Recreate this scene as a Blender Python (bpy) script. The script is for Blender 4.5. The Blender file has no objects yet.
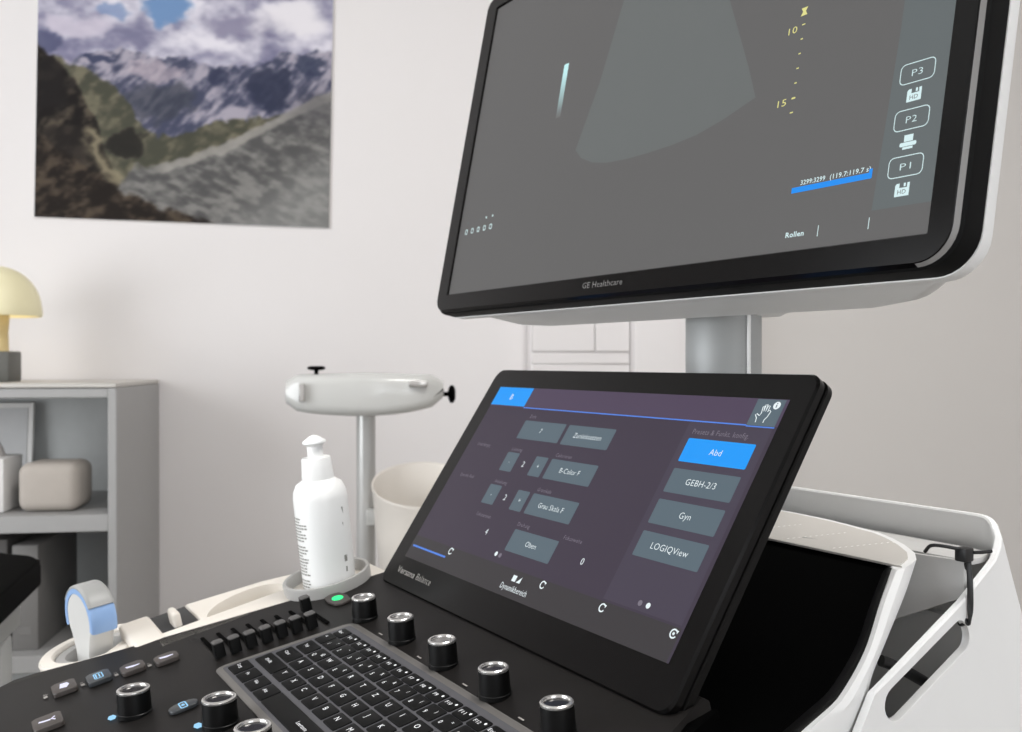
import bpy, bmesh, math, random
import numpy as np
from mathutils import Vector, Matrix
random.seed(7)
SC = bpy.context.scene
COL = SC.collection
R = math.radians
PI = math.pi

# ------------------------------------------------------------------ helpers
def s2l(c):
    return c/12.92 if c <= 0.04045 else ((c+0.055)/1.055)**2.4
def rgb(r, g, b):
    return (s2l(r/255), s2l(g/255), s2l(b/255), 1.0)

def mat(name, col, rough=.5, metal=0.0, coat=0.0, var=.05, nscale=40, bump=0.0, bscale=400, spec=.5, trans=0.0, emit=None, estr=0.0):
    m = bpy.data.materials.new(name); m.use_nodes = True
    nt = m.node_tree; N = nt.nodes; L = nt.links
    b = N['Principled BSDF']
    b.inputs['Roughness'].default_value = rough
    b.inputs['Metallic'].default_value = metal
    b.inputs['Coat Weight'].default_value = coat
    b.inputs['Coat Roughness'].default_value = .08
    b.inputs['Specular IOR Level'].default_value = spec
    b.inputs['Transmission Weight'].default_value = trans
    tc = N.new('ShaderNodeTexCoord')
    no = N.new('ShaderNodeTexNoise'); no.inputs['Scale'].default_value = nscale; no.inputs['Detail'].default_value = 4
    L.new(tc.outputs['Object'], no.inputs['Vector'])
    mx = N.new('ShaderNodeMix'); mx.data_type = 'RGBA'
    c = col
    mx.inputs['A'].default_value = (c[0]*(1-var), c[1]*(1-var), c[2]*(1-var), 1)
    mx.inputs['B'].default_value = (min(1, c[0]*(1+var)), min(1, c[1]*(1+var)), min(1, c[2]*(1+var)), 1)
    L.new(no.outputs['Fac'], mx.inputs['Factor'])
    L.new(mx.outputs['Result'], b.inputs['Base Color'])
    if bump > 0:
        n2 = N.new('ShaderNodeTexNoise'); n2.inputs['Scale'].default_value = bscale; n2.inputs['Detail'].default_value = 2
        L.new(tc.outputs['Object'], n2.inputs['Vector'])
        bp = N.new('ShaderNodeBump'); bp.inputs['Strength'].default_value = bump; bp.inputs['Distance'].default_value = .001
        L.new(n2.outputs['Fac'], bp.inputs['Height']); L.new(bp.outputs['Normal'], b.inputs['Normal'])
    if emit:
        b.inputs['Emission Color'].default_value = emit
        b.inputs['Emission Strength'].default_value = estr
    return m

def screen(name, col, strength=1.0, rough=.35, spec=.14):
    return mat(name, (.012, .012, .013, 1), rough, spec=spec, emit=col, estr=strength)

class MB:
    """collects shapes; build() links them as ONE mesh object"""
    def __init__(s): s.v = []; s.f = []; s.m = []; s.sm = []
    def add(s, vs, fs, mi=0, xf=None, smooth=True):
        o = len(s.v)
        for p in vs:
            s.v.append(tuple(xf(*p)) if xf else tuple(p))
        for f in fs:
            s.f.append([i+o for i in f]); s.m.append(mi); s.sm.append(smooth)
        return s
    def build(s, name, mats, parent=None, scale=.001, angle=38, flip=False):
        me = bpy.data.meshes.new(name)
        me.from_pydata([(a*scale, b*scale, c*scale) for a, b, c in s.v], [], s.f)
        for m in (mats if isinstance(mats, (list, tuple)) else [mats]): me.materials.append(m)
        me.polygons.foreach_set('material_index', s.m)
        me.polygons.foreach_set('use_smooth', s.sm)
        me.update()
        bm = bmesh.new(); bm.from_mesh(me)
        bmesh.ops.recalc_face_normals(bm, faces=bm.faces)
        bm.to_mesh(me); bm.free()
        try: me.set_sharp_from_angle(angle=R(angle))
        except Exception: pass
        o = bpy.data.objects.new(name, me); COL.objects.link(o)
        if parent: o.parent = parent
        return o

def bm_out(bm):
    bm.verts.index_update()
    vs = [tuple(v.co) for v in bm.verts]; fs = [[v.index for v in f.verts] for f in bm.faces]
    bm.free(); return vs, fs

def rbox(x0, x1, y0, y1, z0, z1, r=1, seg=2):
    bm = bmesh.new(); bmesh.ops.create_cube(bm, size=1)
    for v in bm.verts:
        v.co.x = x0+(v.co.x+.5)*(x1-x0); v.co.y = y0+(v.co.y+.5)*(y1-y0); v.co.z = z0+(v.co.z+.5)*(z1-z0)
    if r > 0: bmesh.ops.bevel(bm, geom=list(bm.edges), offset=r, segments=seg, profile=.5, affect='EDGES')
    return bm_out(bm)

def rrect(x0, x1, y0, y1, r, n=6):
    if not isinstance(r, (tuple, list)): r = (r, r, r, r)      # BL BR TR TL
    out = []
    for (cx, cy, a0, rr) in ((x0+r[0], y0+r[0], 180, r[0]), (x1-r[1], y0+r[1], 270, r[1]), (x1-r[2], y1-r[2], 0, r[2]), (x0+r[3], y1-r[3], 90, r[3])):
        for k in range(n+1):
            a = R(a0+90*k/n); out.append((cx+rr*math.cos(a), cy+rr*math.sin(a)))
    return out

def prism(poly, z0, z1, bev=0, seg=2):
    bm = bmesh.new()
    b = [bm.verts.new((x, y, z0)) for x, y in poly]; t = [bm.verts.new((x, y, z1)) for x, y in poly]
    n = len(poly); bm.faces.new(list(reversed(b))); top = bm.faces.new(t)
    for i in range(n): bm.faces.new((b[i], b[(i+1) % n], t[(i+1) % n], t[i]))
    if bev > 0: bmesh.ops.bevel(bm, geom=list(top.edges), offset=bev, segments=seg, profile=.5, affect='EDGES')
    return bm_out(bm)

def loft(loops, cap0=True, cap1=True, closed=True):
    vs = []; fs = []; n = len(loops[0])
    for l in loops: vs += [tuple(p) for p in l]
    for k in range(len(loops)-1):
        for i in range(n if closed else n-1):
            j = (i+1) % n
            fs.append([k*n+i, k*n+j, (k+1)*n+j, (k+1)*n+i])
    if cap0: fs.append(list(range(n-1, -1, -1)))
    if cap1: fs.append([(len(loops)-1)*n+i for i in range(n)])
    return vs, fs

def lathe(prof, n=32, cx=0, cy=0):
    return loft([[(cx+r*math.cos(2*PI*i/n), cy+r*math.sin(2*PI*i/n), z) for i in range(n)] for r, z in prof])

def tube(pts, r, n=10, flat=None):
    P = [Vector(p) for p in pts]; loops = []
    up = Vector((0, 0, 1))
    for i, p in enumerate(P):
        d = (P[min(i+1, len(P)-1)]-P[max(i-1, 0)]).normalized()
        a = d.cross(up)
        if a.length < 1e-3: a = d.cross(Vector((0, 1, 0)))
        a.normalize(); b = a.cross(d)
        rr = r[i] if isinstance(r, (list, tuple)) else r
        fl = flat or 1
        loops.append([tuple(p+a*math.cos(2*PI*k/n)*rr+b*math.sin(2*PI*k/n)*rr*fl) for k in range(n)])
    return loft(loops)

def spline(pts, n=8):
    P = [Vector(p) for p in pts]; P = [P[0]*2-P[1]]+P+[P[-1]*2-P[-2]]; out = []
    for i in range(1, len(P)-2):
        for k in range(n):
            t = k/n; a, b, c, d = P[i-1:i+3]
            out.append(tuple(.5*((2*b)+(c-a)*t+(2*a-5*b+4*c-d)*t*t+(3*b-a-3*c+d)*t**3)))
    out.append(tuple(P[-2])); return out

_tc = {}
def text(s, size, res=2, bold=0.0):
    """flat letters: verts (x,y,0), faces; origin at the left of the baseline; size = cap height in mm"""
    k = (s, res, bold)
    if k not in _tc:
        cu = bpy.data.curves.new('letters', 'FONT'); cu.body = s; cu.size = 1; cu.resolution_u = res; cu.offset = bold; cu.space_character = 1.06
        o = bpy.data.objects.new('letters', cu); COL.objects.link(o)
        dg = bpy.context.evaluated_depsgraph_get()
        me = bpy.data.meshes.new_from_object(o.evaluated_get(dg))
        _tc[k] = ([tuple(v.co) for v in me.vertices], [list(p.vertices) for p in me.polygons])
        bpy.data.meshes.remove(me); bpy.data.objects.remove(o); bpy.data.curves.remove(cu)
    v, f = _tc[k]; q = size/.72
    return [(x*q, y*q, 0) for x, y, z in v], f
def put_text(mb, s, x, y, size, mi, xf, h=.3, align='l', bold=0.0, width=None, res=2, rot=0):
    v, f = text(s, size, res, bold)
    if not v: return
    x0 = min(p[0] for p in v); x1 = max(p[0] for p in v); w = x1-x0
    k = (width/w) if width else 1
    sh = {'l': 0, 'c': -w*k/2, 'r': -w*k}[align]
    c, sn = math.cos(rot), math.sin(rot)
    pts = [((p[0]-x0)*k+sh, p[1]) for p in v]
    mb.add([(x+a*c-b*sn, y+a*sn+b*c, h) for a, b in pts], f, mi, xf, False)
def quad(mb, x0, x1, y0, y1, mi, xf, h=.2):
    mb.add([(x0, y0, h), (x1, y0, h), (x1, y1, h), (x0, y1, h)], [[0, 1, 2, 3]], mi, xf, False)
def poly(mb, pts, mi, xf, h=.2):
    mb.add([(x, y, h) for x, y in pts], [list(range(len(pts)))], mi, xf, False)
def stroke(mb, pts, w, mi, xf, h=.3, closed=False):
    n = len(pts); L_ = []; R_ = []
    for i in range(n):
        a = pts[(i-1) % n] if (closed or i > 0) else pts[i]; b = pts[(i+1) % n] if (closed or i < n-1) else pts[i]
        dx, dy = b[0]-a[0], b[1]-a[1]; l = math.hypot(dx, dy) or 1
        nx, ny = -dy/l*w/2, dx/l*w/2
        L_.append((pts[i][0]+nx, pts[i][1]+ny, h)); R_.append((pts[i][0]-nx, pts[i][1]-ny, h))
    fs = []
    for i in range(n if closed else n-1):
        j = (i+1) % n; fs.append([i, j, n+j, n+i])
    mb.add(L_+R_, fs, mi, xf, False)
def circle(cx, cy, r, n=20, a0=0, a1=360):
    full = abs(a1-a0) >= 360
    return [(cx+r*math.cos(R(a0+(a1-a0)*k/(n if full else n-1))), cy+r*math.sin(R(a0+(a1-a0)*k/(n if full else n-1)))) for k in range(n)]

def empty(name, loc=(0, 0, 0), rz=0):
    o = bpy.data.objects.new(name, None); COL.objects.link(o); o.location = loc; o.rotation_euler = (0, 0, rz); o.empty_display_size = .05
    return o
def tag(o, label=None, cat=None, group=None, kind=None):
    if label: o['label'] = label
    if cat: o['category'] = cat
    if group: o['group'] = group
    if kind: o['kind'] = kind
    return o
def boolean(o, cutters):
    """subtract cutter objects, bake, delete cutters"""
    for c in cutters:
        md = o.modifiers.new('cut', 'BOOLEAN'); md.object = c; md.operation = 'DIFFERENCE'; md.solver = 'EXACT'
    dg = bpy.context.evaluated_depsgraph_get(); dg.update()
    me = bpy.data.meshes.new_from_object(o.evaluated_get(dg))
    o.modifiers.clear(); old = o.data; o.data = me; me.name = old.name
    for c in cutters: bpy.data.objects.remove(c)
    try: me.set_sharp_from_angle(angle=R(38))
    except Exception: pass
    return o

# ------------------------------------------------------------------ materials
M = {}
M['deck'] = mat('black satin console', rgb(27, 25, 24), .5, var=.06, spec=.16)
M['bezel'] = mat('black gloss bezel', rgb(9, 8, 8), .2, var=.04, spec=.16)
M['bezel_edge'] = mat('black bezel edge', rgb(22, 21, 20), .4, spec=.2)
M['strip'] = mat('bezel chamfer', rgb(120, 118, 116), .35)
M['black'] = mat('deep black plastic', rgb(4, 4, 4), .7, spec=.015)
M['side'] = mat('black matt flank', rgb(14, 14, 14), .6, spec=.1)
M['blackband'] = mat('black satin band', rgb(22, 22, 22), .5, spec=.25)
M['white'] = mat('white moulded plastic', rgb(236, 236, 235), .45, var=.015)
M['cream'] = mat('warm white plastic', rgb(224, 217, 207), .45, var=.015)
M['greyp'] = mat('grey moulded plastic', rgb(176, 174, 171), .5, var=.03)
M['plate'] = mat('warm grey vent plate', rgb(200, 196, 190), .5, var=.03)
M['liner'] = mat('grey liner', rgb(192, 191, 189), .55, var=.03)
M['dark'] = mat('dark grey cavity', rgb(214, 214, 213), .7, var=.08)
M['tray'] = mat('grey keyboard tray', rgb(98, 95, 92), .5, var=.04)
M['key'] = mat('black key', rgb(9, 9, 9), .55, spec=.14)
M['legend'] = mat('white key legend', rgb(210, 210, 210), .5, emit=rgb(205, 208, 215), estr=.55)
M['backlight'] = mat('blue white key backlight', rgb(72, 71, 71), .6, emit=rgb(150, 155, 215), estr=.025)
M['knob'] = mat('black knob', rgb(5, 5, 5), .42, spec=.25)
M['knobtop'] = mat('knob top lens', rgb(20, 19, 26), .15, spec=.7)
M['chrome'] = mat('satin chrome', rgb(205, 203, 200), .25, metal=.85)
M['pillar'] = mat('grey metal pillar', rgb(162, 164, 164), .5, metal=.2)
M['slidertop'] = mat('slider cap top', rgb(78, 76, 75), .5)
M['btn'] = mat('brown black button', rgb(66, 60, 57), .45)
M['btn2'] = mat('slate button', rgb(52, 55, 58), .4)
M['lit_white'] = screen('lit white icon', rgb(225, 225, 245), 1.1)
M['lit_blue'] = screen('lit blue icon', rgb(150, 205, 240), 1.1)
M['dullmark'] = mat('grey printed mark', rgb(150, 146, 142), .6)
M['green'] = mat('green lit lens', rgb(20, 200, 110), .3, emit=rgb(20, 220, 120), estr=1.0)
M['bottle'] = mat('white bottle plastic', rgb(246, 246, 244), .35, var=.01)
M['ink'] = mat('grey label print', rgb(146, 144, 138), .6)
M['lens_grey'] = mat('grey acoustic lens', rgb(160, 160, 158), .4)
M['lens_blue'] = mat('pale blue probe band', rgb(146, 178, 222), .4)
M['tie'] = mat('black nylon', rgb(16, 16, 17), .45)

# ------------------------------------------------------------------ the ultrasound machine, frame: x = its right, y = its back, z up (mm), eye level = 0
BASE = (-514.0, 420.0, -1100.0)
PSI = R(58.42)
def world(u, v, z):                       # machine mm -> world m
    return (math.cos(PSI)*u+math.sin(PSI)*v)/1000, (-math.sin(PSI)*u+math.cos(PSI)*v)/1000, 1.1+z/1000
machine = empty('ultrasound_machine', world(*BASE), -PSI)
tag(machine, 'white and black ultrasound machine with upper monitor, tilted touch panel and keyboard console', 'ultrasound machine')
def L(u, v, z): return (u-BASE[0], v-BASE[1], z-BASE[2])
KA, TA, MA = R(12.83), R(56.24), R(79.0)
def plane(O, a):
    c, s = math.cos(a), math.sin(a)
    def xf(x, y, h=0): return L(O[0]+x, O[1]+y*c-h*s, O[2]+y*s+h*c)
    return xf
KO = (0, 189.7, -196.1)
Kx = plane(KO, KA)                                   # (u, t, height above console top)
Tx = plane((-666.2, 313.4, -150.8), TA)              # (x, y, h) from the display's lower left corner
Mx = plane((-750.8, 396.3, 60.1), MA)
def Bx(u, v, z): return L(u, v, z)
CU = -514.0                                          # plane of symmetry
def mir(p): return [(2*CU-x, y) for x, y in reversed(p)]

# --- console deck
lr = [(-697, 140), (-697, 124), (-712.6, 57), (-730.5, -16), (-747.3, -86), (-763, -128), (-765, -142), (-758, -156), (-742, -168), (-715, -177), (-680, -183)]
deck_poly = lr+[(-345 if (x > -400 and y > 90) else x, y) for x, y in mir(lr)]
mb = MB(); mb.add(*prism(deck_poly, -16.6, -.6, 2.5, 3), 0, Kx)
deck = mb.build('console_deck', M['deck'], machine)
# white under-shell of the console and column down to the base
def outset(p, d):
    n = len(p); o = []
    for i in range(n):
        a, b = Vector(p[i-1]), Vector(p[(i+1) % n]); t = (b-a).normalized(); o.append((p[i][0]+t.y*d, p[i][1]-t.x*d))
    return o
ar = sum(deck_poly[i-1][0]*deck_poly[i][1]-deck_poly[i][0]*deck_poly[i-1][1] for i in range(len(deck_poly)))
sg = 1 if ar > 0 else -1
mb = MB()
loops = []
for d, h in ((-8, -70), (0, -48), (4.5, -30), (4.5, -9), (0, -7)):
    loops.append([Kx(x, y, h) for x, y in outset(deck_poly, sg*d)])
v_, f_ = loft(loops)
mb.add(v_, f_, 0)
for i, f in enumerate(f_):
    if any(v_[k][0]+BASE[0] > -460 for k in f): mb.m[i] = 1
mb.build('console_underside', [M['cream'], M['black']], machine)
mb = MB()
mb.add(*loft([[L(CU+x, 420+y, z) for x, y in rrect(-w, w, -w*.8, w*.8, w*.35)] for w, z in ((110, -1010), (105, -800), (105, -400), (120, -255))]), 0)
mb.build('column', M['white'], machine)
mb = MB()
mb.add(*loft([[L(CU+x, 400+y, z) for x, y in rrect(-w, w, -w*1.1, w*1.1, w*.3)] for w, z in ((235, -1100), (240, -1080), (235, -1030), (120, -1005))]), 0)
mb.build('base', M['white'], machine)

# --- keyboard
def tl(t): return -634+(t+31)*.15                  # slanted left edge of tray
tb, tt = -31, 64
kp = [(tl(tb), tb), (2*-490-tl(tb)+4, tb), (2*-490-tl(tt)+4, tt), (tl(tt), tt)]
def roundpoly(p, r, n=5):
    out = []; N_ = len(p)
    for i in range(N_):
        P0, P1, P2 = Vector(p[i-1]), Vector(p[i]), Vector(p[(i+1) % N_])
        a = (P0-P1).normalized()*r; b = (P2-P1).normalized()*r
        for k in range(n+1):
            t = k/n; q = (P1+a)*(1-t)**2+P1*2*t*(1-t)+(P1+b)*t*t; out.append((q.x, q.y))
    return out
mb = MB(); mb.add(*prism(roundpoly(kp, 8), -6, .2, .5, 2), 0, Kx)
ip = [(tl(tb)+4.5, tb+4.5), (kp[1][0]-5, tb+4.5), (kp[2][0]-5, tt-4.5), (tl(tt)+4.5, tt-4.5)]
mb.add([Kx(x, y, .24) for x, y in roundpoly(ip, 3)], [list(range(24))], 1, None, False)
keyboard = mb.build('keyboard', [M['tray'], M['backlight']], machine)
tag(keyboard, 'grey backlit keyboard tray with black keys')
KP = 18.05; RP = 13.17
RT = [-16.2, -RP*0+0.0, RP, RP*2, 39.8, 50.9]
keys = []     # (u, t, w, d, legends)
def row(u0, pitch, t, legs, w=None, d=11.7):
    for i, lg in enumerate(legs): keys.append((u0+i*pitch, t, w or pitch-2.0, d, lg))
row(-618.6, 18.3, RT[0], ['Strg', 'Fn', 'Win', 'Alt'], d=13.5)
keys.append((-500, RT[0], 109, 13.5, 'Leertaste'))
row(-435, 18.3, RT[0], ['Alt Gr', '<', '>', 'Strg'], d=13.5)
keys.append((-605.5, RT[1], 35, 11.7, 'Shift')); row(-578.7, KP, RT[1], list('YXCVBNM')+[', ;', '. :', '- _']); keys.append((-382, RT[1], 35, 11.7, 'Shift'))
keys.append((-607.5, RT[2], 24, 11.7, 'Caps')); row(-585.3, KP, RT[2], list('ASDFGHJKLÖÄ')); keys.append((-374, RT[2], 29, 11.7, 'Enter'))
keys.append((-607, RT[3], 20, 11.7, 'Tab')); row(-586.7, KP, RT[3], ['Q @', 'W', 'E €', 'R', 'T', 'Z', 'U', 'I', 'O', 'P', 'Ü', '+ *', '#'])
keys.append((-610.2, RT[4], 13.5, 11.7, '^')); row(-594.9, 17.8, RT[4], ['1 !', '2 "', '3 §', '4 $', '5 %', '6 &', '7 /', '8 (', '9 )', '0 =', 'ß ?', '´ `', 'Del'])
row(-607.2, 15.6, RT[5], ['Esc']+['F%d' % i for i in range(1, 13)]+['Entf', 'Ins', 'Pos'], d=9.5)
KH = .75
def Kpos(u, t, h): return tuple(c*.001 for c in Kx(u, t, h))
for (u, t, w, d, lg) in keys:
    mb = MB()
    mb.add(*prism(rrect(-w/2, w/2, -d/2, d/2, 1.3, 3), -.4, KH, .5, 2), 0)
    idt = lambda x, y, h: (x, y, h)
    parts = lg.split(' ')
    if lg == 'Leertaste': put_text(mb, lg, 0, -1.2, 2.6, 1, idt, KH+.06, 'c')
    elif len(lg) > 1 and ' ' in lg and lg != 'Alt Gr':
        put_text(mb, parts[0], -3.6, -3.2, 3.0, 1, idt, KH+.06, 'c'); put_text(mb, parts[1], 3.2, 0.8, 2.4, 1, idt, KH+.06, 'c')
    elif len(lg) == 1: put_text(mb, lg, -2.2, -.6, 3.6, 1, idt, KH+.06, 'c')
    else:
        put_text(mb, lg, -w*.14, -1.0, 2.4, 1, idt, KH+.06, 'c', width=min(w*.6, len(lg)*1.9))
        if lg.startswith('F') and d < 10: poly(mb, circle(w*.3, 1.6, .9, 10), 1, idt, KH+.06)
    o = mb.build('key', [M['key'], M['legend']], keyboard)
    o.location = Kpos(u+1.6, t-1.0, .2); o.rotation_euler = (KA, 0, 0)

# --- rotary knobs (lathe about the console's normal)
KT = R(4)
def knob(u, t, r, h, top, label=None):
    # (u, t) is where the cap's centre stands, 15 mm over the console
    tp = Kx(u, t, 15); ax = (0, -math.sin(KT), math.cos(KT)); h = 14.5
    base = tuple((tp[i]-ax[i]*h)*.001 for i in range(3))
    mb = MB()
    mb.add(*lathe([(r*1.02, -1.5), (r*1.02, .8), (r*.98, 1.2), (r*.95, h*.8), (r*.93, h-1.0)], 36), 0)
    o = mb.build('rotary_knob', M['knob'], machine); o.location = base; o.rotation_euler = (KT, 0, 0)
    mb = MB()
    mb.add(*lathe([(r*.94, h-1.3), (r*.96, h-.8), (r*.94, h), (r*.86, h+.5), (r*.76, h+.4), (r*.70, h-.5), (r*.70, h-1)], 36), 0)
    c = mb.build('knob_ring', M['chrome'], o); tag(c, 'chrome ring')
    mb = MB()
    mb.add(*lathe([(r*.72, h-.9), (r*.5, h-1.6), (r*.2, h-2.0), (.1, h-2.1)], 28), 0)
    c = mb.build('knob_cap', top, o)
    return o
M['knobtop_grey'] = mat('grey knob top', rgb(120, 118, 117), .25, metal=.4)
for i, u in enumerate((-618.2, -557.5, -499.5, -439.4, -378.9)):
    knob(u, 74.4, 8.9, 20, M['knobtop_grey'] if i < 3 else M['knobtop'])
for (u, t) in ((-612.6, -82.7), (-546.8, -47), (-492.6, -43.5)): knob(u, t, 10.2, 20.5, M['knobtop'])
# light ring arc under the nearest knobs: small chrome foot
# --- gain sliders: slot and cap
sl = [(-702.2, -22, -651, -21.8), (-699.8, -11.1, -649, -11.2), (-698.2, -.8, -646.5, -.9), (-695.4, 9.6, -645, 9.8), (-693.2, 19.9, -643, 20), (-691, 30.1, -641.3, 30.3), (-689, 40.5, -638.4, 40.3), (-687, 51.0, -676, 49.8)]
for k, (us, ts, uc, tc) in enumerate(sl):
    mb = MB(); ue = us+52 if k < 6 else -637+ (k-6)*2
    mb.add(*prism(rrect(us, ue, ts-1.4, ts+1.4, 1.3, 4), .1, .5, 0), 0, Kx)
    o = mb.build('gain_slider', M['black'], machine)
    mb = MB()
    mb.add(*loft([[Kx(uc+x, tc+y, h) for x, y in rrect(-w, w, -dd, dd, .9, 3)] for w, dd, h in ((3.6, 3.6, .6), (3.6, 3.6, 1.2), (3.3, 3.5, 10.2))]), 0)
    mb.add(*loft([[Kx(uc+x, tc+y, h) for x, y in rrect(-w, w, -dd, dd, .9, 3)] for w, dd, h in ((3.4, 3.6, 10.2), (3.4, 3.6, 10.9), (2.4, 2.6, 11.7))]), 1)
    mb.build('slider_cap', [M['knob'], M['slidertop']], o)
# thin outline engraved round the slider bank
mb = MB(); stroke(mb, rrect(-709, -700.5, -29, -25, 1.8, 4), .6, 0, Kx, .15, True)
mb.build('slider_mark', M['bezel_edge'], machine)

# --- small buttons along the left rim
def button(u, t, w, d, mats, icon, rot=0, h=3.0, r=2.6):
    mb = MB(); c, s = math.cos(rot), math.sin(rot)
    xf = lambda x, y, z: Kx(u+x*c-y*s, t+x*s+y*c, z)
    mb.add(*prism(rrect(-w/2, w/2, -d/2, d/2, r, 5), 0, h, 1.0, 3), 0, xf)
    g = lambda x, y, z: xf(x*2.0, y*1.2, z); hh = h+.1
    if icon == 'probe':
        poly(mb, [(-3, -1.5), (1.5, -2.5), (2.2, 1.2), (-.5, 3), (-2.6, 2)], 1, g, hh)
    elif icon == 'page':
        stroke(mb, rrect(-2.6, 2.6, -2.2, 2.2, .5, 2), .6, 1, g, hh, True); quad(mb, -2, 2, -1.6, -.8, 1, g, hh); quad(mb, -2, 2, .2, .9, 1, g, hh)
    elif icon == 'swoosh':
        poly(mb, [(-1.2, -3.8), (.6, -3.2), (1.3, 0), (.9, 3.6), (.1, 4.2), (-.4, 1)], 1, g, hh)
    elif icon == 'wrench':
        stroke(mb, [(-.6, -4), (0, -1), (.2, 1.6)], 1.3, 1, g, hh); stroke(mb, [(-1.4, 4), (-.2, 2), (1.4, 3.8)], 1.0, 1, g, hh)
    elif icon == 'cam':
        stroke(mb, rrect(-2.2, 2.2, -1.6, 1.6, .6, 3), .7, 1, g, hh, True); poly(mb, circle(0, 0, .9, 10), 1, g, hh)
    return mb.build('push_button', mats, machine)
button(-700.3, -115, 20, 15, [M['btn'], M['lit_white']], 'probe')
button(-695, -93.7, 19, 15, [M['btn2'], M['lit_blue']], 'page')
button(-689, -72.4, 17, 15.5, [M['btn'], M['lit_white']], 'swoosh', r=3.5)
button(-683, -51, 15, 15.5, [M['btn'], M['lit_white']], 'swoosh', r=3.5)
button(-648, -130.5, 21, 17, [M['btn'], M['lit_white']], 'wrench')
button(-590, -60.5, 10.5, 17, [M['btn2'], M['lit_blue']], 'cam', h=2.0, r=4)
mb = MB()
for (u, t) in ((-700, -127), (-697.5, -104), (-692, -83), (-686, -62)):
    put_text(mb, 'ab' if t < -120 else 'o', u-4, t-1, 3, 0, Kx, .2, 'c', rot=R(0)); quad(mb, u-1.5, u+2.5, t-1.2, t+1.2, 0, Kx, .2)
mb.build('button_mark', M['dullmark'], machine)
for (u, t) in ((-619, -97.4), (-556.5, -60), (-568.5, -85.5)):
    mb = MB(); poly(mb, [(u+a*1.7, t+b) for a, b in circle(0, 0, 2.6, 6, 30, 390)], 0, Kx, .2); mb.build('knob_light', M['lit_blue'], machine)
for (u, t) in ((-580, 67), (-522, 67), (-464, 67), (-405, 67)):
    mb = MB(); quad(mb, u-2.6, u+2.6, t-.5, t+.5, 0, Kx, .2); mb.build('knob_mark', M['dullmark'], machine)
# power button with green lens
mb = MB()
pp = [(-17, -2), (-14, -5.5), (0, -7), (14, -5.5), (17, -2), (17, 2), (14, 5.5), (0, 7), (-14, 5.5), (-17, 2)]
mb.add(*prism(pp, 0, 1.6, .8, 2), 0, lambda x, y, z: Kx(-674.4+x*.82, 73.9+y*1.15, z))
pb = mb.build('power_button', M['btn'], machine)
mb = MB()
mb.add([Kx(-674.4+x, 73.9+y, h) for h, k in ((1.5, 1), (2.0, .9), (2.3, .5)) for x, y in [(a*k, b*k) for a, b in [(5.6*math.cos(q), 4.4*math.sin(q)) for q in [2*PI*i/20 for i in range(20)]]]],
       [[r_*20+i, r_*20+(i+1) % 20, r_*20+20+(i+1) % 20, r_*20+20+i] for r_ in range(2) for i in range(20)]+[[40+i for i in range(20)]], 0)
c = mb.build('power_light', M['green'], pb); tag(c, 'glowing green lens')

# --- touch panel
mb = MB()
x0, x1, y0, y1 = -19.5, 320.5, -24, 173.5
lp = []
for ins, h in ((1.2, .0), (0, -1.4), (0, -5.5), (1.0, -6.2), (1.0, -7.2), (-.4, -8), (-.4, -12), (3, -14.5), (16, -17)):
    lp.append([Tx(x, y, h) for x, y in rrect(x0+ins, x1-ins, y0+ins, y1-ins, 9-ins*.3, 8)])
mb.add(*loft(lp), 0)
touch = mb.build('touch_panel', M['bezel'], machine)
tag(touch, 'tilted black framed touch panel')
# small tail that the panel stands on, behind it
mb = MB()
mb.add(*loft([[Tx(x, y, h) for x, y in rrect(60, 245, 5+k, 120-k, 10, 4)] for h, k in ((-16, 0), (-50, 14), (-84, 26))]), 0)
mb.build('panel_bracket', M['black'], machine)
U = [screen('panel ground', rgb(58, 48, 64), .95), screen('panel lower strip', rgb(52, 48, 50), .95), screen('panel button', rgb(86, 102, 112), 1.0), screen('panel blue', rgb(0, 152, 248), 1.0),
     screen('panel letters', rgb(235, 245, 248), 1.0), screen('panel dim letters', rgb(120, 114, 126), 1.0), screen('panel blue line', rgb(80, 130, 225), 1.0), screen('panel right column', rgb(66, 58, 74), .95), screen('panel header', rgb(76, 62, 85), .95)]
mb = MB()
quad(mb, 0, 306.3, 0, 155.9, 0, Tx, .15)
quad(mb, 0, 306.3, 138.3, 155.9, 8, Tx, .2)
quad(mb, 238, 303.5, 20, 137.6, 7, Tx, .2)
quad(mb, 0, 304.5, 0, 18.6, 1, Tx, .2)
quad(mb, 0, 50.3, 139, 155.7, 3, Tx, .3); put_text(mb, 'B', 25.5, 144.5, 5.2, 4, Tx, .4, 'c')
quad(mb, 50.3, 283.4, 137.7, 138.6, 6, Tx, .3); quad(mb, 283.4, 304.4, 137.2, 138.0, 6, Tx, .3)
quad(mb, 283.4, 304.2, 138.2, 155.5, 2, Tx, .3)
# touching hand with an i badge
hx, hy = 284.5, 138.5
stroke(mb, [(hx+4.6, hy+1.8), (hx+4.0, hy+4.6), (hx+2.2, hy+6.6), (hx+3.2, hy+7.3), (hx+5.2, hy+6.2), (hx+6.0, hy+7.5), (hx+5.2, hy+12), (hx+6.2, hy+12.6), (hx+7.1, hy+9), (hx+6.7, hy+13.4), (hx+7.9, hy+13.6), (hx+8.5, hy+9), (hx+8.9, hy+13), (hx+10.1, hy+12.6), (hx+10.0, hy+8.8), (hx+11.2, hy+10), (hx+12.2, hy+9.2), (hx+11.4, hy+5.6), (hx+10.2, hy+3.8), (hx+10.2, hy+1.8)], .6, 4, Tx, .4)
poly(mb, circle(hx+14.6, hy+13.2, 2.5), 4, Tx, .4); quad(mb, hx+14.2, hx+15.0, hy+11.8, hy+13.6, 2, Tx, .5); quad(mb, hx+14.2, hx+15.0, hy+14.1, hy+14.8, 2, Tx, .5)
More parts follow.
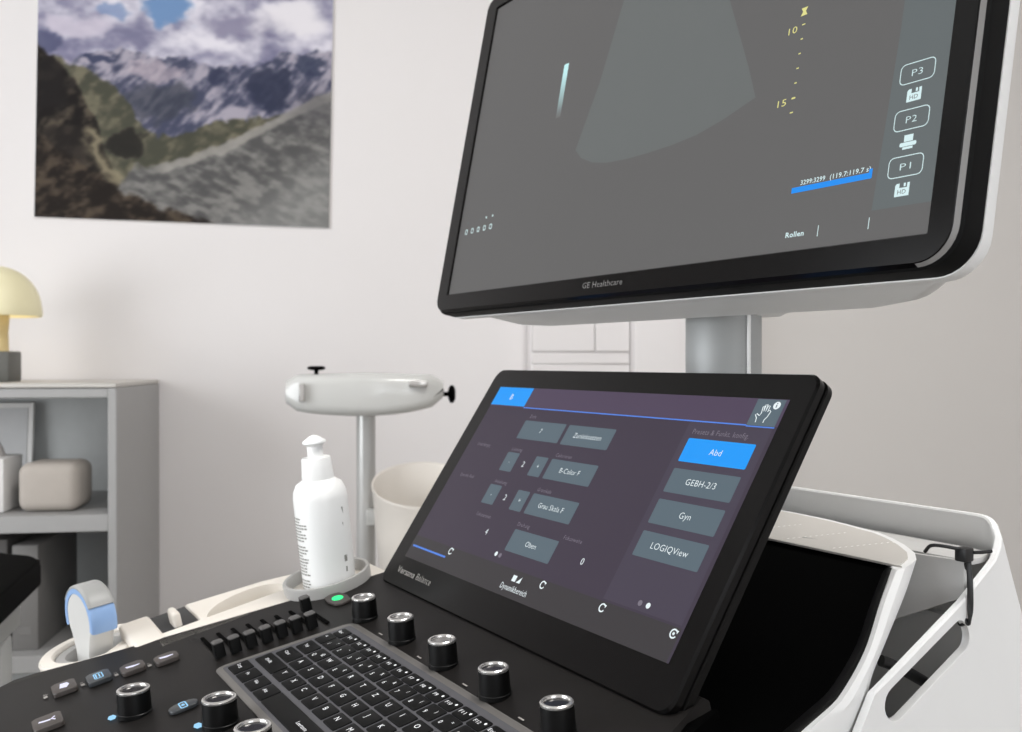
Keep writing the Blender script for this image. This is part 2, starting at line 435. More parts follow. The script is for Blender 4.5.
def btn(xa, xb, ya, yb, s=None, col=2, size=3.9, h=.3):
    poly(mb, rrect(xa, xb, ya, yb, .8, 2), col, Tx, h)
    if s: put_text(mb, s, (xa+xb)/2, (ya+yb)/2-size*.42, size, 4, Tx, h+.1, 'c', bold=-.008, res=3)
btn(63.2, 117, 111.8, 127.4, '7'); btn(120.8, 174.2, 111.4, 127.2, 'Zurücksetzen')
for yc, val, lab, s in ((92, '2', 'Leistung', 'B-Color F'), (64.6, '2', 'Anhebung', 'Grau Skala F')):
    btn(63.2, 79.4, yc-7.8, yc+7.8, '-'); put_text(mb, val, 90.7, yc-2.2, 4.6, 4, Tx, .4, 'c'); btn(101.9, 117, yc-7.8, yc+7.8, '+')
    btn(121.6, 175, yc-7.9, yc+7.7, s)
    put_text(mb, lab, 66, yc+9.4, 2.9, 5, Tx, .3); put_text(mb, 'Colorieren' if yc > 80 else 'Grauskala', 123.5, yc+9.6, 2.9, 5, Tx, .3)
put_text(mb, 'Zeile', 66, 129.8, 2.9, 5, Tx, .3)
put_text(mb, 'Unabhängig', 14, 101.5, 2.9, 5, Tx, .3); put_text(mb, 'Speckle Red', 14, 73.6, 2.9, 5, Tx, .3)
put_text(mb, 'Fokuszonen', 66, 46.6, 2.9, 5, Tx, .3); put_text(mb, '4', 90.8, 34.8, 4.6, 4, Tx, .4, 'c')
btn(122.2, 174.5, 28.6, 44.6, 'Oben'); put_text(mb, 'Drehung', 122, 47.2, 2.9, 5, Tx, .3)
put_text(mb, 'Fokusweite', 177, 46.8, 2.9, 5, Tx, .3); put_text(mb, '0', 205.5, 34.5, 4.6, 4, Tx, .4, 'c')
put_text(mb, 'Presets & Funkt. konfig.', 244.5, 129.5, 3.6, 5, Tx, .35, width=45)
for (yc, s, c) in ((118.6, 'Abd', 3), (98.1, 'GEBH-2/3', 2), (77.6, 'Gyn', 2), (56.8, 'LOGIQView', 2)):
    btn(243.8, 297.4, yc-7.9, yc+7.9, s, c, 4.1)
for (x, y, c) in ((115.7, 24.4, 4), (121, 24.2, 5), (268, 24.2, 5), (274.7, 24.2, 4)): poly(mb, circle(x, y, 1.7, 14), c, Tx, .4)
quad(mb, 3.4, 56.4, 9.5, 10.9, 6, Tx, .4)
def rotarrow(x, y, dot=False):
    stroke(mb, circle(x, y, 2.3, 16, 45, 330), .9, 4, Tx, .4); poly(mb, [(x+1.0, y+2.4), (x+3.0, y+2.0), (x+2.2, y+.2)], 4, Tx, .4)
    if dot: poly(mb, circle(x, y, .9, 10), 4, Tx, .4)
rotarrow(59.6, 15.6); rotarrow(180.2, 15.4); rotarrow(241.1, 14.8); rotarrow(300.8, 14.9, True)
quad(mb, 147, 151.4, 11.0, 15.2, 4, Tx, .4); poly(mb, [(152.6, 11.0), (157, 11.0), (157, 15.2)], 4, Tx, .4)
put_text(mb, 'Dynamikbereich', 138.5, 4.4, 4.2, 4, Tx, .4, width=31)
mb.build('touch_display', U, touch)
mb = MB(); put_text(mb, 'Versana', 0.5, -13.0, 5.2, 0, Tx, .15, width=29, res=4); put_text(mb, 'Balance', 33, -13.0, 5.2, 0, Tx, .15, width=23, bold=-.012, res=4)
mb.build('panel_lettering', mat('grey lettering', rgb(150, 146, 142), .4), touch)

# --- body behind the touch panel: D-shaped tower with black front
z0 = -116.8
def ztop(v): return z0+.15*(v-461)
half = [(-337.8, 461), (-336.4, 466.5), (-337.6, 474), (-340, 481.5), (-347.9, 491.3), (-361.6, 501), (-375, 508), (-388.6, 513.4), (-415.3, 518.4), (-433.9, 521), (-461, 523), (-490, 524)]
outl = half+mir(half)
prof = spline([(0, 0, 0), (-15.8, -19, -18), (-36, -41, -44), (-51.7, -66, -64), (-62, -90, -70), (-74.7, -124, -78), (-86, -172, -88), (-95, -240, -100)], 5)   # dz, front shift, rear shift
def flare(dz): return 1+.115*min(1, -dz/55)
lp = []
for dz, sf, sr in prof:
    o_ = []; g = flare(dz); fx = lambda u: CU+(u-CU)*g
    for (u, v) in outl:
        k = min(1, (v-461)/14)
        o_.append(L(fx(u), v+sf*(1-k)+sr*k, ztop(v)+dz))
    # notch so the front sits back between the two side lips
    q = abs(sf)*.06; e_ = L(fx(-350), 461+sf+10+q, z0+1.2+dz-q); f_ = L(fx(2*CU+350), 461+sf+10+q, z0+1.2+dz-q)
    lp.append([e_, L(fx(-340.5), 461+sf+.5, z0+dz)]+o_+[L(fx(2*CU+340.5), 461+sf+.5, z0+dz), f_])
mb = MB(); mb.add(*loft(lp, False, True), 0)
n_ = len(lp[0]); mb.add(lp[0], [list(range(n_))], 0)
body = mb.build('rear_body', M['white'], machine, angle=30)
mb = MB()
ul, ur = 2*CU+339, -339
rows = [(dz, 461+sf) for dz, sf, sr in prof]; FX = lambda u, dz: CU+(u-CU)*flare(dz)
for seg in ((ur, ur-11, 0, 6.5, 1), (ur-11, ul+11, 6.5, 6.5, 0), (ul+11, ul, 6.5, 0, 1)):
    a, b, ia, ib, mi = seg; vs = []; fs = []
    for dz, vf in rows: vs += [L(FX(a, dz), vf+ia, z0+dz-.3), L(FX(b, dz), vf+ib, z0+dz-.3)]
    for i in range(len(rows)-1): fs.append([2*i, 2*i+1, 2*i+3, 2*i+2])
    mb.add(vs, fs, mi)
fc = mb.build('front_cover', [M['black'], M['blackband']], machine, angle=20)
fc.modifiers.new('thick', 'SOLIDIFY').thickness = .002
# vent plate on top with rows of small slots
def inset(p, k):
    c = Vector((CU, 470)); o = []
    return outset(p, k)
a_ = sum(outl[i-1][0]*outl[i][1]-outl[i][0]*outl[i-1][1] for i in range(len(outl)))
pl_ = outset(outl, (-1 if a_ > 0 else 1)*4.5)
pl_ = [(u, max(v, 462.5)) for u, v in pl_]
mb = MB(); mb.add(*prism(pl_, 0, 1.2), 0, lambda x, y, h: L(x, y, ztop(y)+h-.3))
def slots(u, va, vb, du):
    n = 11
    for i in range(n):
        t = i/(n-1); v = va+(vb-va)*t; uu = u+du*t
        mb.add([L(uu+x, v+y, ztop(v+y)+1.1) for x, y in ((-.65, -.95), (.65, -.95), (.65, .95), (-.65, .95))], [[0, 1, 2, 3]], 1, None, False)
for k in range(0, 8): slots(-389.2-36.3*k, 471, 499.5, 21)
mb.build('vent_plate', [M['plate'], mat('pale vent slot', rgb(244, 242, 238), .5)], machine)

# --- rear wrap-round shell with grab slots
path = []
rc = 26
def arc(cx, cy, a0, a1, n=8): return [(cx+rc*math.cos(R(a0+(a1-a0)*i/n)), cy+rc*math.sin(R(a0+(a1-a0)*i/n))) for i in range(n+1)]
US = -316.0
right = [(US, v) for v in (409.5, 422, 437, 455, 470, 486, 500)]+arc(US-rc, 541-rc, 0, 90)
allp = right+[(-400, 541), (-450, 541), (-514, 541)]
allp = allp+[(2*CU-x, y) for x, y in reversed(allp[:-1])]
def shell_top(u, v):
    if v >= 540.9: return -92.0
    if v >= 514.9:
        q = (541-v)/26; return -92-21*q**1.6
    return float(np.interp(v, (409.5, 438, 486, 500, 515), (-168.3, -155, -132.3, -124, -113)))
tops = [shell_top(u, v) for u, v in allp]
nrm = []
for i in range(len(allp)):
    a, b = Vector(allp[max(0, i-1)]), Vector(allp[min(len(allp)-1, i+1)]); t = (b-a).normalized(); nrm.append((t.y, -t.x))
def shell_pt(i, d, off):
    u, v = allp[i]; z = tops[i]-d; nx, ny = nrm[i]
    k = max(0, -92-z)
    ou = u+nx*(off+k*.05); ov = v+ny*off+max(0, ny)*k*.30+ (k*.30 if v > 510 and ny < .5 else 0)*max(0, min(1, (v-500)/30))
    if i in (0, len(allp)-1): ov -= d*.75
    return L(ou, ov, z)
D_ = [0, 1.2, 8, 16, 24, 32, 40, 55, 80, 130, 200, 260]
vs = []; fs = []; n_ = len(allp); rowsn = []
for d in D_:
    rowsn.append([shell_pt(i, d, .0 if d > .5 else -1.0) for i in range(n_)])
inner = []
for d in D_: inner.append([shell_pt(i, d, -4.5 if d > .5 else -3.5) for i in range(n_)])
allrows = list(reversed(rowsn))+inner
mb = MB(); v_, f_ = loft(allrows, False, False, closed=False)
# close the bottom and both ends
nr = len(allrows)
f_ += [[(nr-1)*n_+i, (nr-1)*n_+i+1, i+1, i] for i in range(n_-1)]
for e in (0, n_-1): f_ += [[r_*n_+e, (r_+1)*n_+e, (nr-2-r_)*n_+e, (nr-1-r_)*n_+e] for r_ in range(nr//2-1)]
mb.add(v_, f_, 0)
shell = mb.build('rear_shell', M['white'], machine, angle=50)
cut = []
A, B = Vector((482.5, -151.0)), Vector((425.5, -176.6)); dr = (B-A).normalized(); pr = Vector((-dr.y, dr.x)); hw = 8.8
cap = [A+pr*hw*math.sin(t)-dr*hw*.85*math.cos(t) for t in [R(-90+180*i/10) for i in range(11)]]+[B+pr*hw*math.sin(t)+dr*hw*1.1*math.cos(t) for t in [R(90-180*i/10) for i in range(11)]]
for ua, ub in ((-340, -295), (2*CU+295, 2*CU+340)):
    mb = MB(); mb.add(*loft([[L(u, p.x, p.y) for p in cap] for u in (ua, ub)]), 0); cut.append(mb.build('cutter', M['white'], machine))
boolean(shell, cut)
bv = shell.modifiers.new('soft', 'BEVEL'); bv.width = .0012; bv.segments = 2; bv.limit_method = 'ANGLE'; bv.angle_limit = R(50)
# grey liner: ledge, inner plate, and the dark cavity under it
mb = MB()
pA, pB = Vector((-321.5, 498)), Vector((-420, 478))
lo = lambda t: -133.5-25.4*t/.50
vs = []; N_ = 6
for i in range(N_+1):
    t = i/N_; q = pA.lerp(pB, t); vs += [L(q.x, q.y, -113), L(q.x, q.y, lo(min(t, .75))), L(q.x+1.0, q.y+3, lo(min(t, .75))), L(q.x+1, q.y+3, -113)]
fs = []
for i in range(N_):
    for k in range(4): fs.append([4*i+k, 4*i+(k+1) % 4, 4*i+4+(k+1) % 4, 4*i+4+k])
mb.add(vs, fs+[[0, 1, 2, 3], [4*N_, 4*N_+1, 4*N_+2, 4*N_+3]], 0)
led = [(-321.5, 499), (-321.5, 515), (-325, 527), (-333, 534), (-343, 536.2), (-514, 536.2), (-672, 536.2), (-690, 524), (-690, 500), (-600, 500), (-420, 496)]
mb.add(*prism(led, -116, -112.5, .8, 2), 0, L)
mb.build('shell_liner', M['liner'], machine)
mb = MB()
mb.add(*loft([[L(x, y, z) for x, y in ((-322, 505), (-325, 518), (-340, 529), (-430, 530), (-430, 400), (-322, 400))] for z in (-262, -225)]), 0)
mb.add(*loft([[L(x, y, z) for x, y in ((-430, 522), (-324, 508), (-324, 514), (-430, 530))] for z in (-226, -150)]), 0)
mb.build('cavity_floor', M['dark'], machine)
# --- monitor pillar, arm, monitor
mb = MB(); mb.add(*lathe([(27.5, -135), (27.5, 95), (24, 100)], 48, CU-BASE[0], 500-BASE[1]), 0, lambda x, y, z: (x, y, z-BASE[2]))
pil = mb.build('monitor_pillar', M['pillar'], machine)
mb = MB(); mb.add(*tube([L(-485.5, 497, -130), L(-485.5, 497, 90)], 1.4, 8), 0)
mb.build('pillar_strip', M['white'], pil)  # thin white strip up the pillar's right edge
mb = MB()
mb.add(*loft([[L(CU+x, y, z) for x, y in rrect(-w, w, a, b, 14, 4)] for w, a, b, z in ((26, 450, 540, 33), (34, 446, 544, 37), (46, 436, 550, 52), (50, 436, 550, 160))]), 0)
mb.build('monitor_arm', M['white'], machine)
x0, x1, y0, y1 = -18.5, 489, -14.6, 281
HB = 1.2
lp = []
for k, h in ((0, HB), (.6, HB-.6), (2.4, -1.6), (4.0, -3), (4.6, -6), (4.6, -15.6)):
    lp.append([Mx(x, y, h) for x, y in rrect(x0-k, x1+k, y0-k*.7, y1+k, (11+k*.8, 17+k*.8, 17+k*.8, 9+k*.8), 8)])
dl = [Mx(x, y, HB) for x, y in rrect(-1.5, 477.2, -1.5, 270.4, 1, 8)]
dl2 = [Mx(x, y, -.6) for x, y in rrect(-.4, 476, -.4, 269.2, 1, 8)]
mb = MB()
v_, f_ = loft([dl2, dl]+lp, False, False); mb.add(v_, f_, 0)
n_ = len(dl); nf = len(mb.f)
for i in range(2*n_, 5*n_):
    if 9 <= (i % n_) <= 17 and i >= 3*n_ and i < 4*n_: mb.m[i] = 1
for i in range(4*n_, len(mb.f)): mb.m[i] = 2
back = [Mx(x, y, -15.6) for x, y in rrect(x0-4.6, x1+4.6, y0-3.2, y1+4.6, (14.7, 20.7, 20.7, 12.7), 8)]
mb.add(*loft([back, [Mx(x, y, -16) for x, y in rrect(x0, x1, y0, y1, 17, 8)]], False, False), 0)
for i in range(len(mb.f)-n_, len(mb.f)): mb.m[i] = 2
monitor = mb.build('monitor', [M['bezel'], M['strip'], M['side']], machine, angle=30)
tag(monitor, 'black framed wide monitor with white back')
mb = MB(); lp = []
for k, h, r_ in ((5.2, -15.4, 21), (5.4, -21, 21), (4.0, -24.5, 20), (-4, -27.5, 16), (-30, -56, 30), (-60, -66, 30)):
    lp.append([Mx(x, y, h) for x, y in rrect(x0-k, x1+k, y0-(k*.75 if k > -5 else 3), y1+k*(1 if k > -5 else 2.2), r_, 8)])
mb.add(*loft(lp), 0)
mb.build('back_cover', M['white'], monitor, angle=30)
S = [screen('monitor ground', rgb(98, 97, 96), .9, .45), screen('monitor side column', rgb(96, 103, 104), .95, .45), screen('monitor sector', rgb(105, 109, 108), .9, .45), screen('monitor pale ink', rgb(214, 238, 240), 1.0), screen('monitor yellow', rgb(225, 220, 140), 1.0), screen('monitor blue', rgb(0, 140, 240), 1.0)]  # the ground's grey glow also stands in for haze reflected on the glass
# grey map bar on the screen: bright at its top, running out downwards
gm = bpy.data.materials.new('grey map bar'); gm.use_nodes = True
nt = gm.node_tree; b = nt.nodes['Principled BSDF']; b.inputs['Base Color'].default_value = (.012, .012, .013, 1); b.inputs['Roughness'].default_value = .45
at = nt.nodes.new('ShaderNodeVertexColor'); at.layer_name = 'ramp'; nt.links.new(at.outputs['Color'], b.inputs['Emission Color']); b.inputs['Emission Strength'].default_value = 1.0
S.append(gm)
HS = -.5
def MS(x, y, h=0): return Mx(x, y, HS+h)
mb = MB()
quad(mb, -.6, 476.2, -.6, 269.4, 0, MS, 0)
poly(mb, [(443.1, 15), (476, 15), (476, 269), (446.6, 269), (446.6, 110)], 1, MS, .08)
cx, cy = 232, 262
sec = [(x, y) for x, y in circle(cx+12, cy+4, 183, 30, 244, 304)]
sec = [(167, 101)]+[p for p in [(176, 93), (192, 86.5), (210, 83), (232, 81.5), (255, 81.3), (280, 82), (302.6, 84), (325, 89), (350.3, 97)]]+[(341, 118), (300, 200), (262, 262), (212, 262), (185, 150)]
poly(mb, sec, 2, MS, .1)
i0 = len(mb.f)
NB = 10
for i in range(NB):
    ya, yb = 134+44.5*i/NB, 134+44.5*(i+1)/NB
    sk = lambda y: 0
    mb.add([(131.2, ya, .1), (137.6, ya, .1), (137.6, yb, .1), (131.2, yb, .1)], [[0, 1, 2, 3]], 6, MS, False)
def tx(s, x, y, sz, c, **k): put_text(mb, s, x, y, sz, c, MS, .15, **k)
for nme, yc, ic in (('P3', 83.3, 'hd'), ('P2', 59.1, 'pr'), ('P1', 35.1, 'hd')):
    stroke(mb, rrect(450, 469, yc-5.2, yc+5.2, 2.6, 4), .45, 3, MS, .15, True)
    tx(nme, 459.5, yc-1.8, 3.6, 3, align='c', width=6.0, bold=-.012)
    y = yc-11.8
    if ic == 'hd':
        poly(mb, [(455.2, y-3.3), (463.2, y-3.3), (463.2, y+3.3), (461.8, y+3.3), (461.8, y+1), (457.6, y+1), (457.6, y+3.3), (456, y+3.3), (455.2, y+2.4)], 3, MS, .15)
        quad(mb, 459.9, 461.0, y+1.5, y+3.3, 3, MS, .15)
        put_text(mb, 'HD', 459.2, y-2.2, 2.3, 0, MS, .25, 'c', width=4.6)
    else:
        quad(mb, 456.8, 461.8, y+.4, y+3.8, 3, MS, .15); poly(mb, rrect(454.6, 463.9, y-2.0, y+.1, .7, 2), 3, MS, .15); quad(mb, 456.4, 462.1, y-3.5, y-2.3, 3, MS, .15)
for k in range(7):
    y = 132.8-8.7*k; L2 = 1.9 if k in (0, 6) else 1.3
    if k == 6: y = 80.6
    quad(mb, 380.2-L2/2, 380.2+L2/2+.4, y-.35, y+.35, 4, MS, .15)
quad(mb, 379, 381.8, 88.6, 89.5, 4, MS, .15)
tx('10', 369.6, 129.4, 4.2, 4, width=6.4); tx('15', 369.0, 86.0, 4.2, 4, width=6.4)
poly(mb, [(377.2, 143.2), (382, 143.2), (380.6, 140.8), (382, 138.4), (377.2, 138.4), (378.6, 140.8)], 4, MS, .15)
quad(mb, 388.6, 440.3, 32.2, 35.4, 5, MS, .15); quad(mb, 438.6, 440.6, 32.4, 37.4, 5, MS, .16)
tx('3299:3299', 394.4, 36.2, 2.7, 3, bold=.012, width=16.5); tx('(119.7:119.7 s)', 414, 36.2, 2.7, 3, bold=.012, width=25.5)
tx('Rollen', 388.8, 7.2, 3.0, 3, bold=.02, width=12.6)
for x in (410.8, 442.4): quad(mb, x-.22, x+.22, 5.6, 11.6, 3, MS, .15)
for k in range(5): 
    x = 11+10.6*k; stroke(mb, rrect(x, x+3.4, 53.6, 57.4, .8, 2), .9, 3, MS, .15, True)
    if k in (0, 2, 3, 4): quad(mb, x+1, x+3.2, 63+k*.3, 64.6+k*.3, 3 if k > 2 else 1, MS, .15)
ms = mb.build('monitor_display', S, monitor)
ca = ms.data.color_attributes.new('ramp', 'FLOAT_COLOR', 'CORNER')
for p in ms.data.polygons:
    if p.material_index == 6:
        for li in p.loop_indices:
            co = ms.data.vertices[ms.data.loops[li].vertex_index].co
            hh = (co.z*1000+BASE[2]-60.1)/math.sin(MA); t = max(0, min(1, (hh-136)/36))
            a, b_ = rgb(98, 97, 96), rgb(190, 236, 238)
            ca.data[li].color = [a[q]*.9*(1-t)+b_[q]*t for q in range(3)]+[1]
mb = MB(); put_text(mb, 'GE Healthcare', 207, -9.4, 4.4, 0, Mx, HB+.1, width=45, bold=-.006)
mb.build('monitor_lettering', mat('monitor lettering', rgb(118, 116, 114), .5), monitor)

mb = MB(); mb.add(*prism(rrect(-806, -747, -42, -9, 2, 3), -38, -3.5, 1, 2), 0, Kx); mb.build('cable_grip', mat('dark rubber', rgb(46, 46, 47), .6), machine)
# --- holder rail on the left of the console
mb = MB()
pa = [(-745, -95), (-748, -128), (-775, -128), (-815, -118), (-812, -60), (-811, -38), (-724, -38), (-735, -80)]
hp = 0
rail = MB()
HOLE = (-797, -84)
ring = circle(HOLE[0], HOLE[1], 40, 28)
rail.add(*loft([[Kx(x, y, h) for x, y in circle(HOLE[0], HOLE[1], r_, 32)] for r_, h in ((34, -40), (39.5, -14), (40.5, -8), (39, -6), (31, -6), (29.5, -7.5), (27, -38))], True, False), 0)
rail.add(*prism([(-770, -128), (-735, -130), (-735, -40), (-808, -40), (-815, -62), (-790, -60), (-765, -84), (-770, -110)], -40, -8, 2, 2), 0, Kx)
rail.add(*prism(rrect(-806, -735, -64, -40, 4, 3), -40, 0, 3, 3), 0, Kx)
rail.add(*prism(rrect(-740, -715, -46, -6, 2, 3), -40, -20, 2, 2), 0, Kx)
rail.add(*prism(rrect(-748, -716, -48, 60, 2, 3), -40, -.6, 1.5, 2), 0, Kx)
rail.add(*prism(rrect(-778, -757, -30, -23.5, 3, 4), -40, 8, 2.8, 3), 0, Kx)
rail.build('probe_rail', M['cream'], machine)
mb = MB(); mb.add(*loft([[Kx(x, y, h) for x, y in circle(HOLE[0], HOLE[1], r_, 32)] for r_, h in ((28.8, -38), (28.8, -9), (26, -8.5), (22, -9.5), (20, -14), (18, -38))], False, False), 0); mb.build('cup_liner', M['greyp'], machine)
trayp = [(-802, -12), (-790, 50), (-784, 72), (-760, 112), (-735, 128), (-700, 128), (-705, 80), (-738, -12)]
mb = MB(); mb.add(*prism(trayp, -40, -1, 2.5, 3), 0, Kx)
tr = mb.build('gel_tray', M['cream'], machine)
cm = MB(); ov = [(-752+30*math.cos(a)*.95-8*math.sin(a), 26+33*math.sin(a)) for a in [2*PI*i/32 for i in range(32)]]
cm.add(*loft([[Kx(x, y, h) for x, y in ov] for h in (-14, 8)]), 0); c1 = cm.build('cutter', M['greyp'], machine)
boolean(tr, [c1])
mb = MB(); mb.add(*loft([[Kx(-752+(x+752)*k, 26+(y-26)*k, h) for x, y in ov] for k, h in ((.7, -13.6), (.66, -9), (.6, -8.5))]), 0)
mb.build('tray_pad', M['greyp'], machine)
RC = (-721, 84)
mb = MB(); mb.add(*loft([[Kx(x, y, h) for x, y in circle(RC[0], RC[1], r_, 40)] for r_, h in ((31, -40), (34, -10), (35, 6), (34.4, 8.2), (32, 8.2), (31, 6), (29, -18), (10, -19))]), 0)
mb.build('bottle_cup', mat('pale grey cup', rgb(172, 170, 167), .5), machine)

# ------------------------------------------------------------------ gel bottle, stands in the cup
def on_deck(name, u, t, h, tilt=KA, spin=0):
    p = world(*[a+b for a, b in zip(Kx(u, t, h), BASE)])
    o = empty(name, p); o.rotation_mode = 'ZXY'
    o.rotation_euler = (KA, 0, -PSI); o.rotation_mode = 'XYZ'
    mt = Matrix.Rotation(-PSI, 4, 'Z') @ Matrix.Rotation(tilt, 4, 'X') @ Matrix.Rotation(spin, 4, 'Z'); o.rotation_euler = mt.to_euler('XYZ'); return o
bot = on_deck('gel_bottle', RC[0]+1, RC[1]-1, -18, R(6.5))
tag(bot, 'white pump bottle of gel standing in the round holder at the console edge', 'bottle')
mb = MB()
bw, bd = 23.5, 20.5
def oval(w, d, z, n=40): return [(w*math.cos(2*PI*i/n), d*math.sin(2*PI*i/n), z) for i in range(n)]
mb.add(*loft([oval(20, 18, 0), oval(21.5, 20, 2), oval(22, 20.5, 12), oval(23.2, 21, 60), oval(23.4, 21, 88), oval(22.6, 20.4, 93), oval(19, 18, 99), oval(13.5, 13.5, 102), oval(12, 12, 103)]), 0)
bb = mb.build('bottle_body', M['bottle'], bot)
mb = MB(); mb.add(*lathe([(12.4, 102.5), (12.6, 104), (11.4, 119), (10.8, 120)], 32), 0)
mb.build('bottle_collar', M['bottle'], bot)
mb = MB(); mb.add(*lathe([(6.2, 119.5), (6.2, 129), (7.6, 130), (9.4, 131.6), (9, 133), (3, 137), (.5, 137.6)], 28), 0)
mb.build('pump_cap', M['bottle'], bot)
mb = MB()      # label print wrapped on the bottle, facing the console's front-right
def wraptext(a0, z, size, s=None, ang=40, lines=None):
    pass
def cyl(x, z, off=.25):    # x mm along the circumference, 0 = towards azimuth AZ
    a = AZ+x/22.3
    k = 1+ (z-12)/76*.04
    w, d = 22.2*k+off, 20.6*k+off
    return (w*math.cos(a), d*math.sin(a), z)
AZ = R(-88)
random.seed(3)
for ln in range(26):
    z = 74-ln*2.45
    if ln in (8, 11.7, 19): continue
    x = -6
    end = x+random.uniform(9, 17)
    while x < end:
        w = random.uniform(1.2, 3.4)
        mb.add([cyl(x, z), cyl(x+w, z), cyl(x+w, z+1.15), cyl(x, z+1.15)], [[0, 1, 2, 3]], 0, None, False); x += w+.7
mb.build('label_print', M['ink'], bb)
mb = MB(); AZ = R(22)
for (z, w, h) in ((76, 4, 5), (60, 1.6, 9), (38, 3, 5), (30, 1.6, 4)):
    mb.add([cyl(-w/2, z), cyl(w/2, z), cyl(w/2, z+h), cyl(-w/2, z+h)], [[0, 1, 2, 3]], 0, None, False)
mb.build('side_print', M['ink'], bb)

# ------------------------------------------------------------------ ultrasound probe standing in the rail cup
prb = on_deck('ultrasound_probe', HOLE[0]+2, HOLE[1]-3, -30, R(6), R(15))
tag(prb, 'white curved ultrasound probe with pale blue band and grey lens in the rail cup', 'ultrasound probe')
cz = 47; Ro, Ri, th = 26.5, 20.5, 9.6
mb = MB()
def arcpts(r, a0, a1, n): return [(r*math.cos(R(a0+(a1-a0)*i/n)), cz+r*math.sin(R(a0+(a1-a0)*i/n))) for i in range(n+1)]
# white body: flat sided disc tapering to a handle
side = arcpts(23.5, -36, 216, 26)
hand = [(-13.5, 22), (-12, 0), (-11, -30), (11, -30), (12, 0), (13.5, 22)]
pf = side+hand
lp = []
for k, y in ((.86, -th+.3), (.95, -th+2.0), (1, -th+5), (1, th-5), (.95, th-2.0), (.86, th-.3)):
    lp.append([(x*k, y, cz+(z-cz)*(k if z > 25 else 1)) for x, z in pf])
mb.add(*loft(lp), 0)
mb.build('probe_body', mat('soft white probe plastic', rgb(212, 211, 208), .4, var=.01), prb)
def band(a0, a1, name, m_, ro, ri):
    pts_o = arcpts(ro, a0, a1, 20); pts_i = list(reversed(arcpts(ri, a0, a1, 20)))
    mb = MB(); lp = []
    for k, y in ((1.5, -th-.2), (.4, -th+.9), (0, -th+2.6), (0, th-2.6), (.4, th-.9), (1.5, th+.2)):
        lp.append([(x*(1-k/ro), y, cz+(z-cz)*(1-k/ro)) for x, z in pts_o]+[(x, y, z) for x, z in pts_i])
    mb.add(*loft(lp), 0); return mb.build(name, m_, prb)
band(-18, 198, 'blue_band', M['lens_blue'], Ro-.8, Ri)
band(28, 150, 'acoustic_lens', M['lens_grey'], Ro+.4, Ri+4)

# ------------------------------------------------------------------ cable tie round the shell's grab bar
tie = empty('cable_tie', world(-314.5, 489.5, -118.5)); tie.rotation_euler = (0, 0, -PSI)
tag(tie, 'black cable tie looped round the white grab bar with its tail sticking out', 'cable tie')
TL_ = lambda u, v, z: (u+327, v-505, z+120)
mb = MB()
lp = [TL_(*p) for p in spline([(-326.6, 503.5, -144), (-324.6, 503.8, -146.5), (-324.2, 504.3, -138), (-325.2, 505.6, -124), (-327.5, 507.5, -112), (-331, 513, -112), (-335, 516, -124), (-335, 514, -140), (-331, 506, -148), (-327, 503.6, -147)], 6)]
mb.add(*tube(lp, 1.6, 8, flat=.55), 0)
mb.build('strap', M['tie'], tie)
mb = MB(); mb.add(*rbox(-331.5, -324.5, 500.5, 508.5, -112.5, -104.8, 1, 2), 0, TL_); mb.build('lock_head', M['tie'], tie)
mb = MB(); mb.add(*tube([TL_(*p) for p in ((-325, 508, -107.5), (-323.4, 514, -107.8), (-321, 519, -107.2))], 1.0, 8), 0)
mb.build('tail', M['tie'], tie)
mb = MB(); mb.add(*tube([TL_(*p) for p in spline([(-329, 501, -105.5), (-334, 494, -104), (-340, 492, -104.6), (-345, 494, -109)], 6)], 1.0, 8), 0)
mb.build('cord', M['tie'], tie)
# power cable lying in the cavity
cab = empty('power_cable', world(-360, 480, -222)); cab.rotation_euler = (0, 0, -PSI)
tag(cab, 'black cable lying in the dark hollow behind the white grab bar', 'cable')
mb = MB(); mb.add(*tube([(u+360, v-480, z+222) for u, v, z in spline([(-333, 441, -163), (-331, 448, -166), (-330, 466, -175), (-331, 484, -186), (-334, 500, -205), (-350, 505, -221)], 8)], 3.2, 10), 0)
mb.build('sheath', M['tie'], cab)

# ------------------------------------------------------------------ the room: s along the back wall, d out from it, z up (m)
RA = R(8.0)
room_o = (-.812, 2.16)
def W(s, d, z): return (room_o[0]+s*math.cos(RA)+d*math.sin(RA), room_o[1]+s*math.sin(RA)-d*math.cos(RA), z)
M['wall'] = mat('white painted wall', rgb(225, 221, 220), .85, var=.012, nscale=6, bump=.04, bscale=300)
M['ceil'] = mat('white ceiling', rgb(236, 235, 232), .9, var=.01)
M['floor'] = mat('grey vinyl floor', rgb(150, 146, 140), .45, var=.06, nscale=14)
M['shelf'] = mat('light grey lacquered board', rgb(160, 159, 158), .5, var=.02)
M['trim'] = mat('white trim', rgb(236, 234, 231), .45, var=.01)
S0, S1, DF, ZC = -1.7, 2.9, 3.9, 2.6
T = .12
def block(mb, s0, s1, d0, d1, z0, z1, mi=0, r=0):
    v, f = rbox(s0, s1, d0, d1, z0, z1, r, 2); mb.add(v, f, mi, W)
def struct(name, boxes, m, r=0):
    mb = MB()
    for b in boxes: block(mb, *b, r=r)
    return tag(mb.build(name, m, scale=1), kind='structure')
struct('wall_back', [(S0-T, S1+T, -T, 0, 0, ZC)], M['wall'])
struct('wall_right', [(S1, S1+T, 0, DF, 0, ZC)], M['wall'])
fx0, fx1, fz0, fz1 = .5, 1.9, .8, 2.3
struct('wall_front', [(S0-T, fx0, DF, DF+T, 0, ZC), (fx1, S1+T, DF, DF+T, 0, ZC), (fx0, fx1, DF, DF+T, 0, fz0), (fx0, fx1, DF, DF+T, fz1, ZC)], M['wall'])
